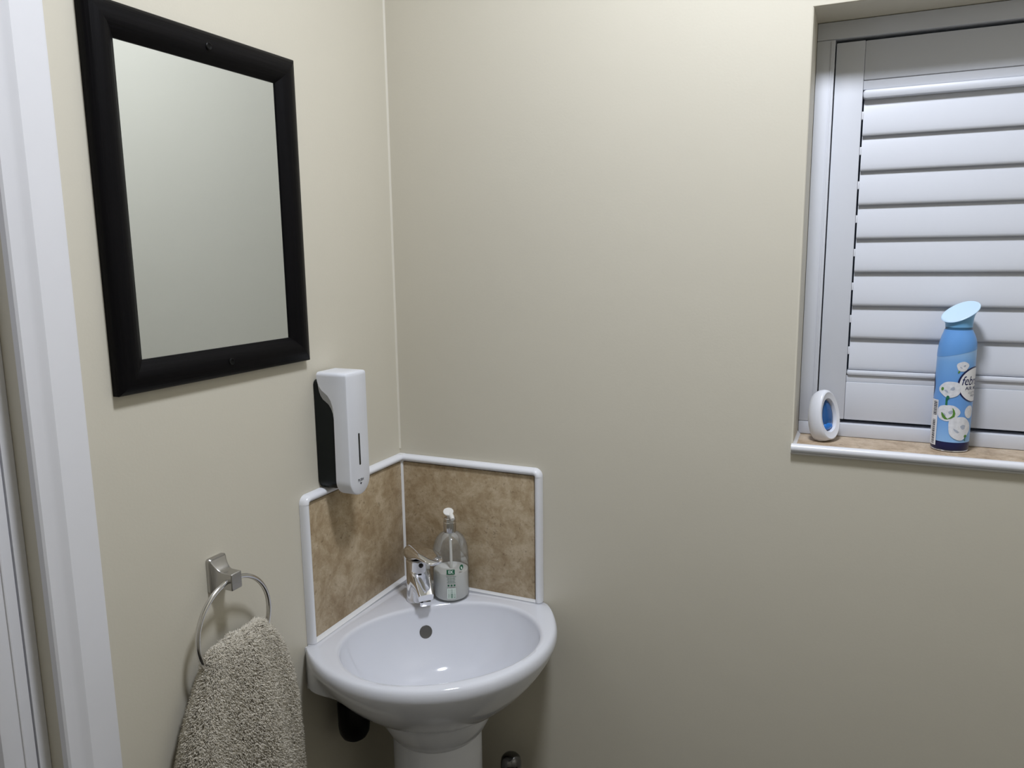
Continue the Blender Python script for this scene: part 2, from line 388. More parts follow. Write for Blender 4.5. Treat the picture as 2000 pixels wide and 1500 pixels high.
# ------------------------------------------------------------------ tiled splashback
TH, TW, TZ0, TZ1 = 0.008, 0.299, 0.8225, 1.0705
def splash(side):
    lab = {'l': 'brown stone-effect tile under the soap dispenser, white bead trim, on the mirror wall',
           'r': 'brown stone-effect tile behind the soap bottle, white bead trim, on the window wall'}[side]
    r = thing('tile_splashback', lab, 'splashback', group='splashback tiles in the basin corner')
    def T(a, d, z):                       # a along wall from the corner, d out of the wall
        return (d, -a, z) if side == 'l' else (a, -d, z)
    def bar(n, a0, a1, d0, d1, z0, z1, m, bev):
        p, q = T(a0, d0, z0), T(a1, d1, z1)
        return box(n, min(p[0], q[0]), max(p[0], q[0]), min(p[1], q[1]), max(p[1], q[1]), z0, z1, m, r, bev)
    bar('tile', 0.0105, TW, 0.0003, TH, TZ0, TZ1, TILE, 0.0006)
    def bead(n, A, B, u0, v):            # half-round bead: from point A to B, width direction u0
        P = []
        for e in (A, B):
            ring = []
            for k in range(13):
                a = PI*k/12
                ring.append(T(e[0]+u0[0]*0.0072*math.cos(a), 0.0004+0.0135*math.sin(a)**0.8, e[1]+u0[1]*0.0072*math.cos(a)))
            P.append(ring)
        return rings(n, P, TRIMW, r, smooth=50)
    zt = TZ1+0.0078; at = TW+0.0078
    bead('top_trim', (0.004, zt), (at-0.0078, zt), (0, 1), 0)
    bead('side_trim', (at, TZ0-0.0015), (at, zt-0.0078), (1, 0), 0)
    # quarter-ball corner cap
    R = []
    for i in range(7):
        b = (PI/2)*i/6
        R.append([T(at-0.0078+ (0.0003 if i == 0 else 0) + (0.0078+0.0072*math.cos(a))*math.sin(b), 0.0004+0.0142*abs(math.sin(a))**0.8, zt-0.0078+(0.0078+0.0072*math.cos(a))*math.cos(b)) for a in [PI*k/12 for k in range(13)]])
    rings('corner_cap', R, TRIMW, r, smooth=50)
    bead('trim_end', (at, 0.819), (at, TZ0-0.0022), (1, 0), 0) if side == 'l' else None
    return r
sl = splash('l'); sr = splash('r')
extrude_z('corner_sealant', [(0.0005, -0.0005), (0.0125, -0.0005), (0.0125, -0.0075), (0.0095, -0.0095), (0.0075, -0.0125), (0.0005, -0.0125)], 0.823, 1.086, SEAL, sl, 60)

# ------------------------------------------------------------------ corner basin
BC = Vector((0.17, -0.17)); RIM = 0.8205
ND = 144
def uv2(u, v): return ((u+v)/math.sqrt(2), (-u+v)/math.sqrt(2))
UO, AU, AV = 0.232, 0.221, 0.2265
UI, AVI, AUB, AUF = 0.288, 0.1745, 0.131, 0.139
def r_out(phi):
    d = (math.cos(phi), math.sin(phi)); best = 9; wall = False
    m_ = 0.0015
    if d[0] < -1e-6:
        t_ = (m_-BC.x)/d[0]
        if t_ < best: best, wall = t_, True
    if d[1] > 1e-6:
        t_ = (-m_-BC.y)/d[1]
        if t_ < best: best, wall = t_, True
    cu = (BC.x-BC.y)/math.sqrt(2)-UO; du = (d[0]-d[1])/math.sqrt(2); dv = (d[0]+d[1])/math.sqrt(2)
    a = (du/AU)**2+(dv/AV)**2; b = 2*cu*du/AU**2; c = (cu/AU)**2-1
    t_ = (-b+math.sqrt(b*b-4*a*c))/(2*a)
    if cu+UO+t_*du > UO-0.012 and t_ < best: best, wall = t_, False
    return best, wall
def r_in(phi):
    d = (math.cos(phi), math.sin(phi)); cu = (BC.x-BC.y)/math.sqrt(2); du = (d[0]-d[1])/math.sqrt(2); dv = (d[0]+d[1])/math.sqrt(2)
    lo, hi = 0.0, 0.4
    for _ in range(40):
        t_ = (lo+hi)/2; u = cu+t_*du-UI; v = t_*dv
        k = abs(u/(AUF if u > 0 else AUB))**2.15+abs(v/AVI)**2.15
        if k < 1: lo = t_
        else: hi = t_
    return lo
phis = [2*PI*(j+0.5)/ND for j in range(ND)]
ro = [r_out(p) for p in phis]
# soften the kink where wall and front meet
ror = [r for r, _ in ro]; wl_ = [1.0 if q else 0.0 for _, q in ro]
wl_ = [max(wl_[(j+k) % ND] for k in range(-5, 6)) for j in range(ND)]
for _ in range(8):
    wl_ = [(wl_[j-1]+wl_[j]*2+wl_[(j+1) % ND])/4 for j in range(ND)]
ri = [r_in(p) for p in phis]
def at(j, r, z): return (BC.x+r*math.cos(phis[j]), BC.y+r*math.sin(phis[j]), z)
bas = thing('corner_basin', 'white ceramic corner washbasin on a pedestal below the brown tiles', 'basin', (BC.x, BC.y, 0))
DR = Vector(uv2(0.262, 0)); 
R = []
NZB = 0.678; RB = 0.104
def body_ring(z):
    t_ = (0.800-z)/(0.800-NZB); out = []
    sf = 0.62*max(0.0, 1-t_**1.9)**0.8+0.38*max(0.0, 1-t_)
    sw = 1.0 if z > 0.750 else max(0.0, ((z-NZB)/(0.750-NZB)))*0.35
    for j in range(ND):
        s = sf*(1-wl_[j])+sw*wl_[j]
        out.append(at(j, RB+(ror[j]-RB)*s, z))
    return out
for z in (0.6782, 0.6795, 0.682, 0.687, 0.694, 0.703, 0.713, 0.724, 0.735, 0.7455, 0.7495, 0.7505, 0.755, 0.768, 0.780, 0.790, 0.797):
    R.append(body_ring(z))
for dr_, z in ((0.0, 0.803), (0.0005, 0.8085), (0.0016, 0.8130), (0.0036, 0.8166), (0.0066, 0.8189), (0.0110, 0.8201)):
    R.append([at(j, ror[j]-dr_*(1-0.75*wl_[j]), z+ (RIM-0.8205)) for j in range(ND)])
def innering(k, z): return [at(j, ri[j]+k, z) for j in range(ND)]
R.append([at(j, ri[j]*0.5+ror[j]*0.5-0.002, 0.8203) if ror[j]-ri[j] > 0.02 else at(j, (ri[j]+ror[j])/2, 0.8203) for j in range(ND)])
for k, z in ((0.009, 0.8205), (0.0055, 0.8202), (0.0025, 0.8188), (0.0006, 0.8160)):
    R.append(innering(k, z))
def inner_pt(j, rho):
    p0 = Vector(at(j, ri[j], 0)[:2]); p = DR+(p0-DR)*rho
    z = 0.812-0.118*(1-rho**3.2)**0.80
    return (p.x, p.y, z)
for rho in (1.0, 0.995, 0.985, 0.97, 0.95, 0.92, 0.88, 0.83, 0.77, 0.70, 0.62, 0.53, 0.43, 0.33, 0.23, 0.14):
    R.append([inner_pt(j, rho) for j in range(ND)])
LB = (BC.x, BC.y, 0)
rings('bowl', [off(r, LB) for r in R], CERAM, bas, cap0=False, smooth=60)
# neck under the bowl and the pedestal column
lathe('bowl_neck', [(0.100, 0.690), (0.1050, 0.682), (0.1045, 0.670), (0.1010, 0.656), (0.0940, 0.641), (0.0860, 0.6285), (0.0830, 0.6248), (0.078, 0.6248)], CERAM, bas, n=72, cap0=False, cap1=False, smooth=50)
lathe('pedestal', [(0.102, 0.0), (0.103, 0.02), (0.098, 0.05), (0.092, 0.12), (0.086, 0.30), (0.0815, 0.48), (0.0815, 0.6215), (0.0795, 0.6238), (0.070, 0.6243)], CERAM, bas, n=72, smooth=50)
# overflow on the back slope, a grey disc painting the hole's shade, and the plug hole
jb = min(range(ND), key=lambda j: abs((phis[j]-math.radians(134)+PI) % (2*PI)-PI))
rho = 0.915
p = Vector(inner_pt(jb, rho)); dn = (Vector(inner_pt(jb, rho+0.02))-Vector(inner_pt(jb, rho-0.02))).normalized()
ds = (Vector(inner_pt((jb+2) % ND, rho))-Vector(inner_pt((jb-2) % ND, rho))).normalized()
nn = dn.cross(ds).normalized()
if nn.z < 0: nn = -nn
q = lathe('overflow_hole', [(0.0122, -0.001), (0.0122, 0.0009), (0.0114, 0.0014), (0.0108, 0.0011), (0.0060, 0.0009), (0.001, 0.0008)], mat('overflow_shade_grey', (0.10, 0.095, 0.085, 1), 0.4), bas, n=32)
q.matrix_local = Matrix.Translation(p-Vector(LB)) @ nn.to_track_quat('Z', 'Y').to_matrix().to_4x4()
lathe('plug_hole', [(0.026, -0.0005), (0.026, 0.002), (0.022, 0.003), (0.019, 0.001), (0.004, 0.0005)], CHROME, bas, c=(DR.x-LB[0], DR.y-LB[1], 0.6955), n=32)
# sealant along the two walls
rings('sealant', [off([(0.0082, y, 0.8195), (0.0135, y, 0.8205), (0.0098, y, 0.8228), (0.0082, y, 0.8275)], LB) for y in (-0.008, -0.308)], SEAL, bas, smooth=60)
rings('sealant', [off([(x, -0.0082, 0.8195), (x, -0.0110, 0.8205), (x, -0.0092, 0.8218), (x, -0.0082, 0.8255)], LB) for x in (0.008, 0.306)], SEAL, bas, smooth=60)
rings('sealant', [off([(0.0005, -0.314+0.001, z), (0.0045, -0.314+0.0, z), (0.0035, -0.3185, z), (0.0005, -0.3205, z)], LB) for z in (0.740, 0.817)], SEAL, bas, smooth=60)

# ------------------------------------------------------------------ mixer tap
TP = (0.0860, -0.0835, 0.8205)
tp = thing('mixer_tap', 'chrome single lever mixer tap on the basin corner', 'tap', TP)
DU = Vector((0.7071, -0.7071, 0)); DV = Vector((0.7071, 0.7071, 0))
lathe('body', [(0.0245, 0.0), (0.0248, 0.003), (0.0238, 0.006), (0.0232, 0.03), (0.0230, 0.070), (0.0232, 0.082), (0.0205, 0.0835)], CHROME, tp, n=48, smooth=40)
def rr(u, zc, wv, hz, tl=0.0, rad=0.35, n=28):
    out = []
    for k in range(n):
        a = 2*PI*k/n; e = rad
        x = math.copysign(abs(math.cos(a))**e, math.cos(a))*wv/2; y = math.copysign(abs(math.sin(a))**e, math.sin(a))*hz/2
        pnt = DU*(u+y*math.sin(tl))+DV*x; out.append((pnt.x, pnt.y, zc+y*math.cos(tl)))
    return out
S = [(-0.005, 0.050, 0.040, 0.040, 0.0), (0.016, 0.047, 0.040, 0.036, 0.1), (0.026, 0.042, 0.037, 0.030, 0.25), (0.038, 0.036, 0.033, 0.024, 0.35), (0.050, 0.0295, 0.030, 0.019, 0.40), (0.057, 0.0260, 0.0285, 0.0165, 0.42)]
sp = rings('spout', [rr(*q_) for q_ in S], CHROME, tp, smooth=45)
rings('aerator', [rr(0.0465, 0.0165, 0.021, 0.017, 1.57), rr(0.0465, 0.0085, 0.021, 0.015, 1.57)][0:2], CHROME, sp, smooth=45)
# lever: dome cap that sweeps into a broad paddle
R = []
for u, zc, wv, hz, tl in [(-0.0270, 0.0960, 0.014, 0.010, 0.0), (-0.0258, 0.0950, 0.028, 0.018, 0.0), (-0.021, 0.0940, 0.038, 0.0250, 0.0), (-0.010, 0.0940, 0.0450, 0.0280, 0.0), (0.002, 0.0945, 0.0465, 0.0270, 0.0), (0.014, 0.0970, 0.0465, 0.0205, 0.05), (0.026, 0.0990, 0.0460, 0.0140, 0.10), (0.038, 0.0985, 0.0445, 0.0095, 0.15), (0.050, 0.0960, 0.0410, 0.0075, 0.2), (0.060, 0.0930, 0.0350, 0.0062, 0.25), (0.0640, 0.0915, 0.0240, 0.0045, 0.25)]:
    R.append(rr(u, zc, wv, hz, tl, 0.70, 32))
lv = rings('lever', R, CHROME, tp, smooth=60); lv.rotation_euler = (0, 0, 0.36)
q = lathe('lever_screw', [(0.0045, 0), (0.0045, 0.002), (0.003, 0.003)], BLACKG, tp, n=16)
q.matrix_local = Matrix.Translation(DU*0.0225+Vector((0, 0, 0.0775))) @ DU.to_track_quat('Z', 'Y').to_matrix().to_4x4()

# ------------------------------------------------------------------ hand wash bottle
BP = (0.1375, -0.0465, 0.8215)
bt = thing('soap_bottle', 'clear hand wash pump bottle with white liquid beside the tap', 'soap bottle', BP)
def clear_plastic(name, tint, haze):
    m = bpy.data.materials.new(name); m.use_nodes = True; n = m.node_tree.nodes; l = m.node_tree.links
    n.remove(n['Principled BSDF']); out = n['Material Output']
    tr_ = n.new('ShaderNodeBsdfTransparent'); tr_.inputs[0].default_value = tint
    df = n.new('ShaderNodeBsdfDiffuse'); df.inputs[0].default_value = (0.72, 0.73, 0.72, 1)
    gl = n.new('ShaderNodeBsdfGlossy'); gl.inputs['Roughness'].default_value = 0.08
    lw = n.new('ShaderNodeLayerWeight'); lw.inputs[0].default_value = 0.35
    nz = n.new('ShaderNodeTexNoise'); nz.inputs['Scale'].default_value = 40
    mr_ = n.new('ShaderNodeMapRange'); mr_.inputs['To Min'].default_value = haze*0.8; mr_.inputs['To Max'].default_value = haze*1.2
    l.new(nz.outputs['Fac'], mr_.inputs['Value'])
    m1 = n.new('ShaderNodeMixShader'); l.new(mr_.outputs[0], m1.inputs[0]); l.new(tr_.outputs[0], m1.inputs[1]); l.new(df.outputs[0], m1.inputs[2])
    ml_ = n.new('ShaderNodeMath'); ml_.operation = 'MULTIPLY'; ml_.inputs[1].default_value = 0.55; l.new(lw.outputs['Fresnel'], ml_.inputs[0])
    m2 = n.new('ShaderNodeMixShader'); l.new(ml_.outputs[0], m2.inputs[0]); l.new(m1.outputs[0], m2.inputs[1]); l.new(gl.outputs[0], m2.inputs[2])
    l.new(m2.outputs[0], out.inputs[0])
    return m
BPL = clear_plastic('clear_bottle_plastic', (0.94, 0.95, 0.945, 1), 0.10)
LIQ = mat('white_hand_wash', (0.95, 0.95, 0.93, 1), 0.35, var=0.02)
PUMPW = mat('milky_pump_plastic', (0.80, 0.79, 0.76, 1), 0.35, var=0.03)
GREENI = mat('green_print', (0.012, 0.12, 0.055, 1), 0.5, var=0.1)
outer = [(0.0300, 0.0002), (0.0335, 0.0012), (0.0350, 0.005), (0.0350, 0.080), (0.0347, 0.090), (0.0335, 0.100), (0.0305, 0.1115), (0.0260, 0.1205), (0.0195, 0.1275), (0.0125, 0.1315), (0.0105, 0.1335), (0.0105, 0.140)]
inner = [(0.0090, 0.140), (0.0092, 0.133), (0.0180, 0.1265), (0.0245, 0.1195), (0.0290, 0.1108), (0.0320, 0.0995), (0.0333, 0.0895), (0.0336, 0.080), (0.0336, 0.006), (0.0315, 0.0025), (0.005, 0.002)]
lathe('bottle_shell', outer, BPL, bt, n=56, cap1=False, smooth=50)
lathe('liquid', [(0.0305, 0.0028), (0.0333, 0.0065), (0.0333, 0.0560), (0.0320, 0.0570), (0.004, 0.0565)], LIQ, bt, n=56)
tube('dip_tube', [(0.001, 0, 0.050), (0.001, 0, 0.09), (0, 0, 0.132)], 0.0028, PUMPW, bt, n=12)
rings('collar', [[((r_+(0.0004 if k % 2 else 0)*fl)*math.cos(2*PI*k/44), (r_+(0.0004 if k % 2 else 0)*fl)*math.sin(2*PI*k/44), z) for k in range(44)] for r_, z, fl in [(0.0118, 0.1312, 0), (0.0120, 0.1330, 1), (0.0118, 0.1500, 1), (0.0118, 0.1535, 0), (0.0112, 0.1560, 0), (0.0112, 0.1590, 0), (0.0100, 0.1600, 0)]], mat('collar_chrome', (0.62, 0.62, 0.63, 1), 0.12, 1.0), bt, smooth=15)
lathe('collar_ridge', [(0.0118, 0.1500), (0.0126, 0.1505), (0.0126, 0.1515), (0.0118, 0.1520)], CHROME, bt, n=40, cap0=False, cap1=False)
vdir = (Vector(CAM)-Vector(BP)); vdir.z = 0; vdir.normalize(); vside = Vector((-vdir.y, vdir.x, 0))   # direction the nozzle points
def circ(c, r, tx=Vector((1, 0, 0)), ty=Vector((0, 1, 0)), n=24):
    return [tuple(Vector(c)+tx*(r*math.cos(2*PI*k/n))+ty*(r*math.sin(2*PI*k/n))) for k in range(n)]
hd = -vside  # pump head leans a little toward the tap
R = []
for dx, r_, z, tl in [(-0.002, 0.0072, 0.1600, 0), (-0.0022, 0.0070, 0.162, 0.1), (-0.0010, 0.0068, 0.1645, 0.25), (0.0008, 0.0075, 0.1670, 0.35), (0.0018, 0.0090, 0.1695, 0.45), (0.0020, 0.0100, 0.1712, 0.45), (0.0020, 0.0098, 0.1722, 0.45), (0.0018, 0.0060, 0.1727, 0.45)]:
    tx = (vdir*math.cos(tl)-Vector((0, 0, 1))*math.sin(tl)); ty = vside
    R.append(circ(hd*dx+Vector((0, 0, z)), r_, tx, ty))
ph = rings('pump_head', R, PUMPW, bt, smooth=50)
tube('nozzle', [tuple(vdir*0.002-hd*0.002+Vector((0, 0, 0.1665))), tuple(vdir*0.014-hd*0.005+Vector((0, 0, 0.1640))), tuple(vdir*0.018-hd*0.006+Vector((0, 0, 0.1615)))], [0.0052, 0.0045, 0.0040], PUMPW, ph, n=14)
a0 = math.atan2(vdir.y, vdir.x)
def bmap(s, z, r=0.03535):
    a = a0+s/r; return Vector((r*math.cos(a), r*math.sin(a), z))
rect = lambda x0, x1, y0, y1, n=4: [(x0+(x1-x0)*k/n, y0) for k in range(n)]+[(x1, y0+(y1-y0)*k/n) for k in range(n)]+[(x1-(x1-x0)*k/n, y1) for k in range(n)]+[(x0, y1-(y1-y0)*k/n) for k in range(n)]
tag(patch('label_emblem', rect(-0.0085, 0.0072, 0.0575, 0.0675), bmap, GREENI, bt, 3), 'small green printed emblem')
PALE = mat('pale_print', (0.72, 0.80, 0.75, 1), 0.5)
text('emblem_letters', 'EK', 0.0085, lambda x, y: bmap(x-0.0005, y+0.0625, 0.0355), PALE, bt, bold=0.0002)
for i in range(5):
    z = 0.0530-i*0.0030; hw = [0.0095, 0.0075, 0.0080, 0.0070, 0.0080][i]
    for k, (x0, x1) in enumerate([(-hw, -hw*0.45), (-hw*0.35, hw*0.2), (hw*0.3, hw)]):
        patch('label_text_line', rect(x0, x1, z-0.0004, z+0.0004, 2), bmap, GREENI, bt, 1)
for x in (-0.0055, 0.0005, 0.0062):
    patch('label_symbol', oval(x, 0.0355, 0.0018, 0.0019, 10), bmap, GREENI, bt, 2)
patch('barcode_panel', rect(-0.0085, 0.0085, 0.0085, 0.0300, 6), lambda s, z: bmap(s, z, 0.03528), PALE, bt, 3)
for i in range(9):
    z = 0.0100+i*0.0021
    patch('barcode_bar', rect(-0.0060, 0.0072, z, z+(0.0015 if i < 4 else 0.0008), 4), bmap, GREENI, bt, 1)
patch('leaf_badge', oval(0.0215, 0.0690, 0.0044, 0.0056, 22), bmap, GREENI, bt, 3)
patch('badge_hand', oval(0.0215, 0.0678, 0.0016, 0.0032, 14, 0.3), lambda s, z: bmap(s, z, 0.0355), PALE, bt, 2)

# ------------------------------------------------------------------ wall soap dispenser
DO = (0.0, -0.2335, 1.075)
dp = thing('soap_dispenser', 'white and black push soap dispenser fixed to the wall over the tile', 'dispenser', DO)
DZ0, DZ1, HW = 1.0745, 1.2895, 0.0290
def disp_outline(inset=0.0, z0=DZ0, z1=DZ1, hw=HW, rb=None, rtop=0.006):
    h = hw-inset; rb = h if rb is None else rb; pts = []
    zb_ = z0+inset+rb
    for k in range(25):
        a = PI+PI*k/24
        ca, sa = math.cos(a), math.sin(a)
        pts.append((ca*rb+math.copysign(h-rb, ca) if rb < h else ca*h, zb_+sa*rb))
    r2 = max(0.001, rtop-inset); zt = z1-inset
    for k in range(1, 110): pts.append((h, zb_+(zt-r2-zb_)*k/110))
    for k in range(7):
        a = (PI/2)*k/6; pts.append((h-r2+r2*math.cos(a), zt-r2+r2*math.sin(a)))
    for k in range(7):
        a = PI/2+(PI/2)*k/6; pts.append((-h+r2+r2*math.cos(a), zt-r2+r2*math.sin(a)))
    for k in range(1, 110): pts.append((-h, zt-r2-(zt-r2-zb_)*k/110))
    return pts
CX = [(1.30, 0.0085), (1.2800, 0.0085), (1.2740, 0.0095), (1.2660, 0.0125), (1.2590, 0.0175), (1.2545, 0.0240), (1.2500, 0.0300), (1.2420, 0.0355), (1.2330, 0.0388), (1.2230, 0.0402), (1.2130, 0.0405), (1.05, 0.0385)]
def xback(z):
    for (za, xa), (zb_, xb) in zip(CX, CX[1:]):
        if zb_ <= z <= za: return xb+(xa-xb)*(z-zb_)/(za-zb_)
    return 0.04
o0 = disp_outline()
R = [[(xback(z), y, z) for y, z in disp_outline(0.0015)], [(xback(z)+0.001, y, z) for y, z in o0], [(max(xback(z)+0.002, 0.045), y, z) for y, z in o0], [(0.0665, y, z) for y, z in o0],
     [(0.0688, y, z) for y, z in disp_outline(0.0009)], [(0.0700, y, z) for y, z in disp_outline(0.0028)]]
rings('front_cover', [[(x, y, z-DO[2]) for x, y, z in r] for r in R], PLAST, dp, smooth=35)
R = []
for ins, f_ in ((0.0025, 0.0), (0.0012, 0.03), (0.0012, 1.0)):
    ol = disp_outline(ins, 1.0835, 1.2770, 0.0285, 0.016, 0.010)
    R.append([((0.0006+(xback(z)+0.006-0.0006)*f_), y, z-DO[2]) for y, z in ol])
rings('back_body', R, BLACKP, dp, smooth=35)
def dface(y, z, x=0.0702): return Vector((x, y-DO[1], z-DO[2]))
sl_ = [(-0.0021+0.0021+0.0021*math.cos(PI+PI*k/8), -0.0259+0.0021*math.sin(PI+PI*k/8)) for k in range(9)]+[(0.0021*math.cos(PI*k/8), 0.0259+0.0021*math.sin(PI*k/8)) for k in range(9)]
rings('level_window', [[tuple(dface(DO[1]+a, 1.1552+b, x)) for a, b in sl_] for x in (0.0690, 0.07035)], BLACKG, dp, smooth=40)
text('push_lettering', 'PUSH', 0.0068, lambda x, y: dface(DO[1]+x, 1.1005+y, 0.07025), INK, dp, bold=0.00015)
mesh('push_arrow', [dface(DO[1]-0.0033, 1.0960, 0.07025), dface(DO[1]+0.0033, 1.0960, 0.07025), dface(DO[1], 1.0922, 0.07025)], [(0, 2, 1)], INK, dp, fix=False)

# ------------------------------------------------------------------ towel ring
RO = (0.0, -0.5035, 1.0)
tr = thing('towel_ring', 'brushed metal towel ring on a square wall post below the mirror', 'towel ring', RO)
def sq(x, hy, z0, z1, rad=0.003, n=6):
    out = []
    for (sy, sz, a0_) in ((1, 1, 0), (-1, 1, PI/2), (-1, -1, PI), (1, -1, 1.5*PI)):
        cy_ = sy*(hy-rad); cz_ = (z1-rad) if sz > 0 else (z0+rad)
        for k in range(n): out.append((x, cy_+rad*math.cos(a0_+PI/2*k/(n-1)), cz_+rad*math.sin(a0_+PI/2*k/(n-1))))
    return out
rings('wall_plate', [sq(x, h, a-RO[2], b-RO[2], r_) for x, h, a, b, r_ in [(0.0004, 0.0165, 0.9995, 1.0520, 0.004), (0.0055, 0.0168, 0.9992, 1.0522, 0.004), (0.0075, 0.0155, 1.0005, 1.0510, 0.004)]], SATIN, tr, smooth=35)
R = []
for k in range(13):
    f_ = k/12; x = 0.0072+0.0190*f_
    g = (1-f_)**2.2
    R.append(sq(x, 0.0102+0.0050*g, 1.0075-0.0060*g-RO[2], 1.0330+0.0172*g-RO[2], 0.0022))
R.append(sq(0.040, 0.0102, 1.0075-RO[2], 1.0330-RO[2], 0.0022)); R.append(sq(0.0412, 0.0092, 1.0085-RO[2], 1.0320-RO[2], 0.002))
rings('post', R, SATIN, tr, smooth=35)
RR = 0.0705; RCX, RCZ = 0.0315, 1.0215-RR
tube('ring', [(RCX-RO[0], RR*math.cos(a), RCZ-RO[2]+RR*math.sin(a)) for a in np.linspace(0, 2*PI, 97)[:-1]], 0.0037, RINGM, tr, n=16, closed=True)

# ------------------------------------------------------------------ towel
TO = (0.03, -0.52, 0.42)
tw = thing('hand_towel', 'taupe grey fluffy hand towel hanging through the metal ring', 'towel', TO)
KEY = [  # z, left y, right y, x centre, half depth
 (0.934, -0.540, -0.462, 0.032, 0.006), (0.930, -0.550, -0.452, 0.032, 0.014), (0.922, -0.557, -0.446, 0.033, 0.019), (0.910, -0.563, -0.438, 0.034, 0.023),
 (0.890, -0.574, -0.428, 0.036, 0.026), (0.865, -0.590, -0.421, 0.038, 0.028), (0.830, -0.608, -0.416, 0.041, 0.031), (0.790, -0.623, -0.413, 0.043, 0.033),
 (0.720, -0.645, -0.410, 0.045, 0.034), (0.640, -0.657, -0.408, 0.046, 0.035), (0.540, -0.660, -0.406, 0.046, 0.035), (0.425, -0.662, -0.406, 0.046, 0.034), (0.420, -0.660, -0.408, 0.046, 0.028)]
kz = np.array([k[0] for k in KEY])[::-1]
KI = [np.array([k[i] for k in KEY])[::-1] for i in range(5)]
def tw_pt(th, z):
    zz = np.asarray(z); yl = np.interp(zz, kz, KI[1]); yr = np.interp(zz, kz, KI[2]); xc = np.interp(zz, kz, KI[3]); hd_ = np.interp(zz, kz, KI[4])
    c = np.cos(th); s = np.sin(th)
    y = (yl+yr)/2+(yr-yl)/2*np.sign(c)*np.abs(c)**0.75
    fold = 1+0.16*np.sin(3.1*c*2.2+zz*9)*np.clip((0.95-zz)*8, 0, 1)
    x = xc+hd_*np.sign(s)*np.abs(s)**0.7*fold
    x = np.maximum(x, 0.006+0.0*x)
    top = np.clip((zz-0.89)/0.04, 0, 1)
    zo = zz+0.0025*np.sin(5*c+3)*top
    return np.stack([x, y, zo], -1)
nt_, nz_ = 96, 70
zs = np.concatenate([np.linspace(0.42, 0.44, 6)[:-1], np.linspace(0.44, 0.90, nz_-14), np.linspace(0.903, 0.934, 12)])
ths = np.linspace(0, 2*PI, nt_+1)[:-1]
R = [[tuple(p_-np.array(TO)) for p_ in tw_pt(ths, np.full(nt_, z))] for z in zs]
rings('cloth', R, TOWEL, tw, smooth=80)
# terry pile: bent tufts standing on the cloth, one joined mesh
rng = np.random.default_rng(5)
NT = 88000
zt = 0.60+0.334*rng.random(NT)**0.9; tt = rng.random(NT)*2*PI
tt = np.where(rng.random(NT) < 0.25, np.arccos(np.clip(1-2*rng.random(NT), -1, 1))*np.where(rng.random(NT) < .8, 1, -1), tt)
keep = (np.sin(tt) > -0.55); zt, tt = zt[keep], tt[keep]; NT = len(zt)
P0 = tw_pt(tt, zt); e = 1e-3
du_ = tw_pt(tt+e*3, zt)-tw_pt(tt-e*3, zt); dz_ = tw_pt(tt, np.clip(zt+e, .43, .9339))-tw_pt(tt, np.clip(zt-e, .43, .9339))
Nn = np.cross(du_, dz_); Nn /= np.linalg.norm(Nn, axis=1, keepdims=True)+1e-9
cen = np.stack([np.interp(zt, kz, KI[3]), (np.interp(zt, kz, KI[1])+np.interp(zt, kz, KI[2]))/2, zt-0.02], -1)
sg = np.sign(np.sum((P0-cen)*Nn, 1)); sg[sg == 0] = 1; Nn *= sg[:, None]
nc = 5000; tc_ = rng.random(nc)*2*PI; Q = tw_pt(tc_, np.full(nc, 0.9339)); cq = np.array([0.032, -0.501, 0.9339])
Q2 = Q.copy(); fr_ = np.sqrt(rng.random(nc))[:, None]; Q2[:, :2] = cq[:2]+(Q[:, :2]-cq[:2])*fr_; Q2[:, 2] -= 0.001
P0 = np.concatenate([P0, Q2]); Nn = np.concatenate([Nn, np.tile([0.25, 0, 0.97], (nc, 1))]); zt = np.concatenate([zt, Q2[:, 2]]); tt = np.concatenate([tt, tc_]); NT = len(zt)
rnd = rng.normal(size=(NT, 3))
clump = np.stack([np.sin(zt*210+tt*9), np.cos(tt*31+zt*60), np.sin(zt*130-tt*17)], -1)
d1 = Nn*0.85+rnd*0.30+clump*0.30; d1 /= np.linalg.norm(d1, axis=1, keepdims=True)
d2 = d1*0.75+rnd[:, [1, 2, 0]]*0.30+np.array([0, 0, -0.55]); d2 /= np.linalg.norm(d2, axis=1, keepdims=True)
ln = (0.0031+0.0024*rng.random(NT))[:, None]
sd = np.cross(d1, rng.normal(size=(NT, 3))); sd /= np.linalg.norm(sd, axis=1, keepdims=True)
sd2 = np.cross(d1, sd); wd = (0.00042+0.00026*rng.random(NT))[:, None]
base = P0-Nn*0.0006; mid = base+d1*ln; tip = mid+d2*ln*0.8
V = np.concatenate([np.stack([base+sd*wd, base-sd*wd*0.5+sd2*wd*0.9, base-sd*wd*0.5-sd2*wd*0.9], 1),
                    np.stack([mid+sd*wd*1.15, mid-sd*wd*0.6+sd2*wd, mid-sd*wd*0.6-sd2*wd], 1), tip[:, None, :]], 1)-np.array(TO)
fc = np.array([[0, 1, 4], [0, 4, 3], [1, 2, 5], [1, 5, 4], [2, 0, 3], [2, 3, 5], [3, 4, 6], [4, 5, 6], [5, 3, 6]])
Fi = (np.arange(NT)[:, None, None]*7+fc[None]).reshape(-1)
me = bpy.data.meshes.new('terry_pile'); me.vertices.add(NT*7); me.vertices.foreach_set('co', V.reshape(-1).astype(np.float32))
me.loops.add(len(Fi)); me.loops.foreach_set('vertex_index', Fi.astype(np.int32))
nf = NT*9; me.polygons.add(nf); me.polygons.foreach_set('loop_start', np.arange(0, nf*3, 3, dtype=np.int32))
me.update(calc_edges=True); me.validate()
pl = link('terry_pile', me, PILE, tw); me.polygons.foreach_set('use_smooth', np.ones(nf, dtype=bool)); pl['kind'] = 'stuff'

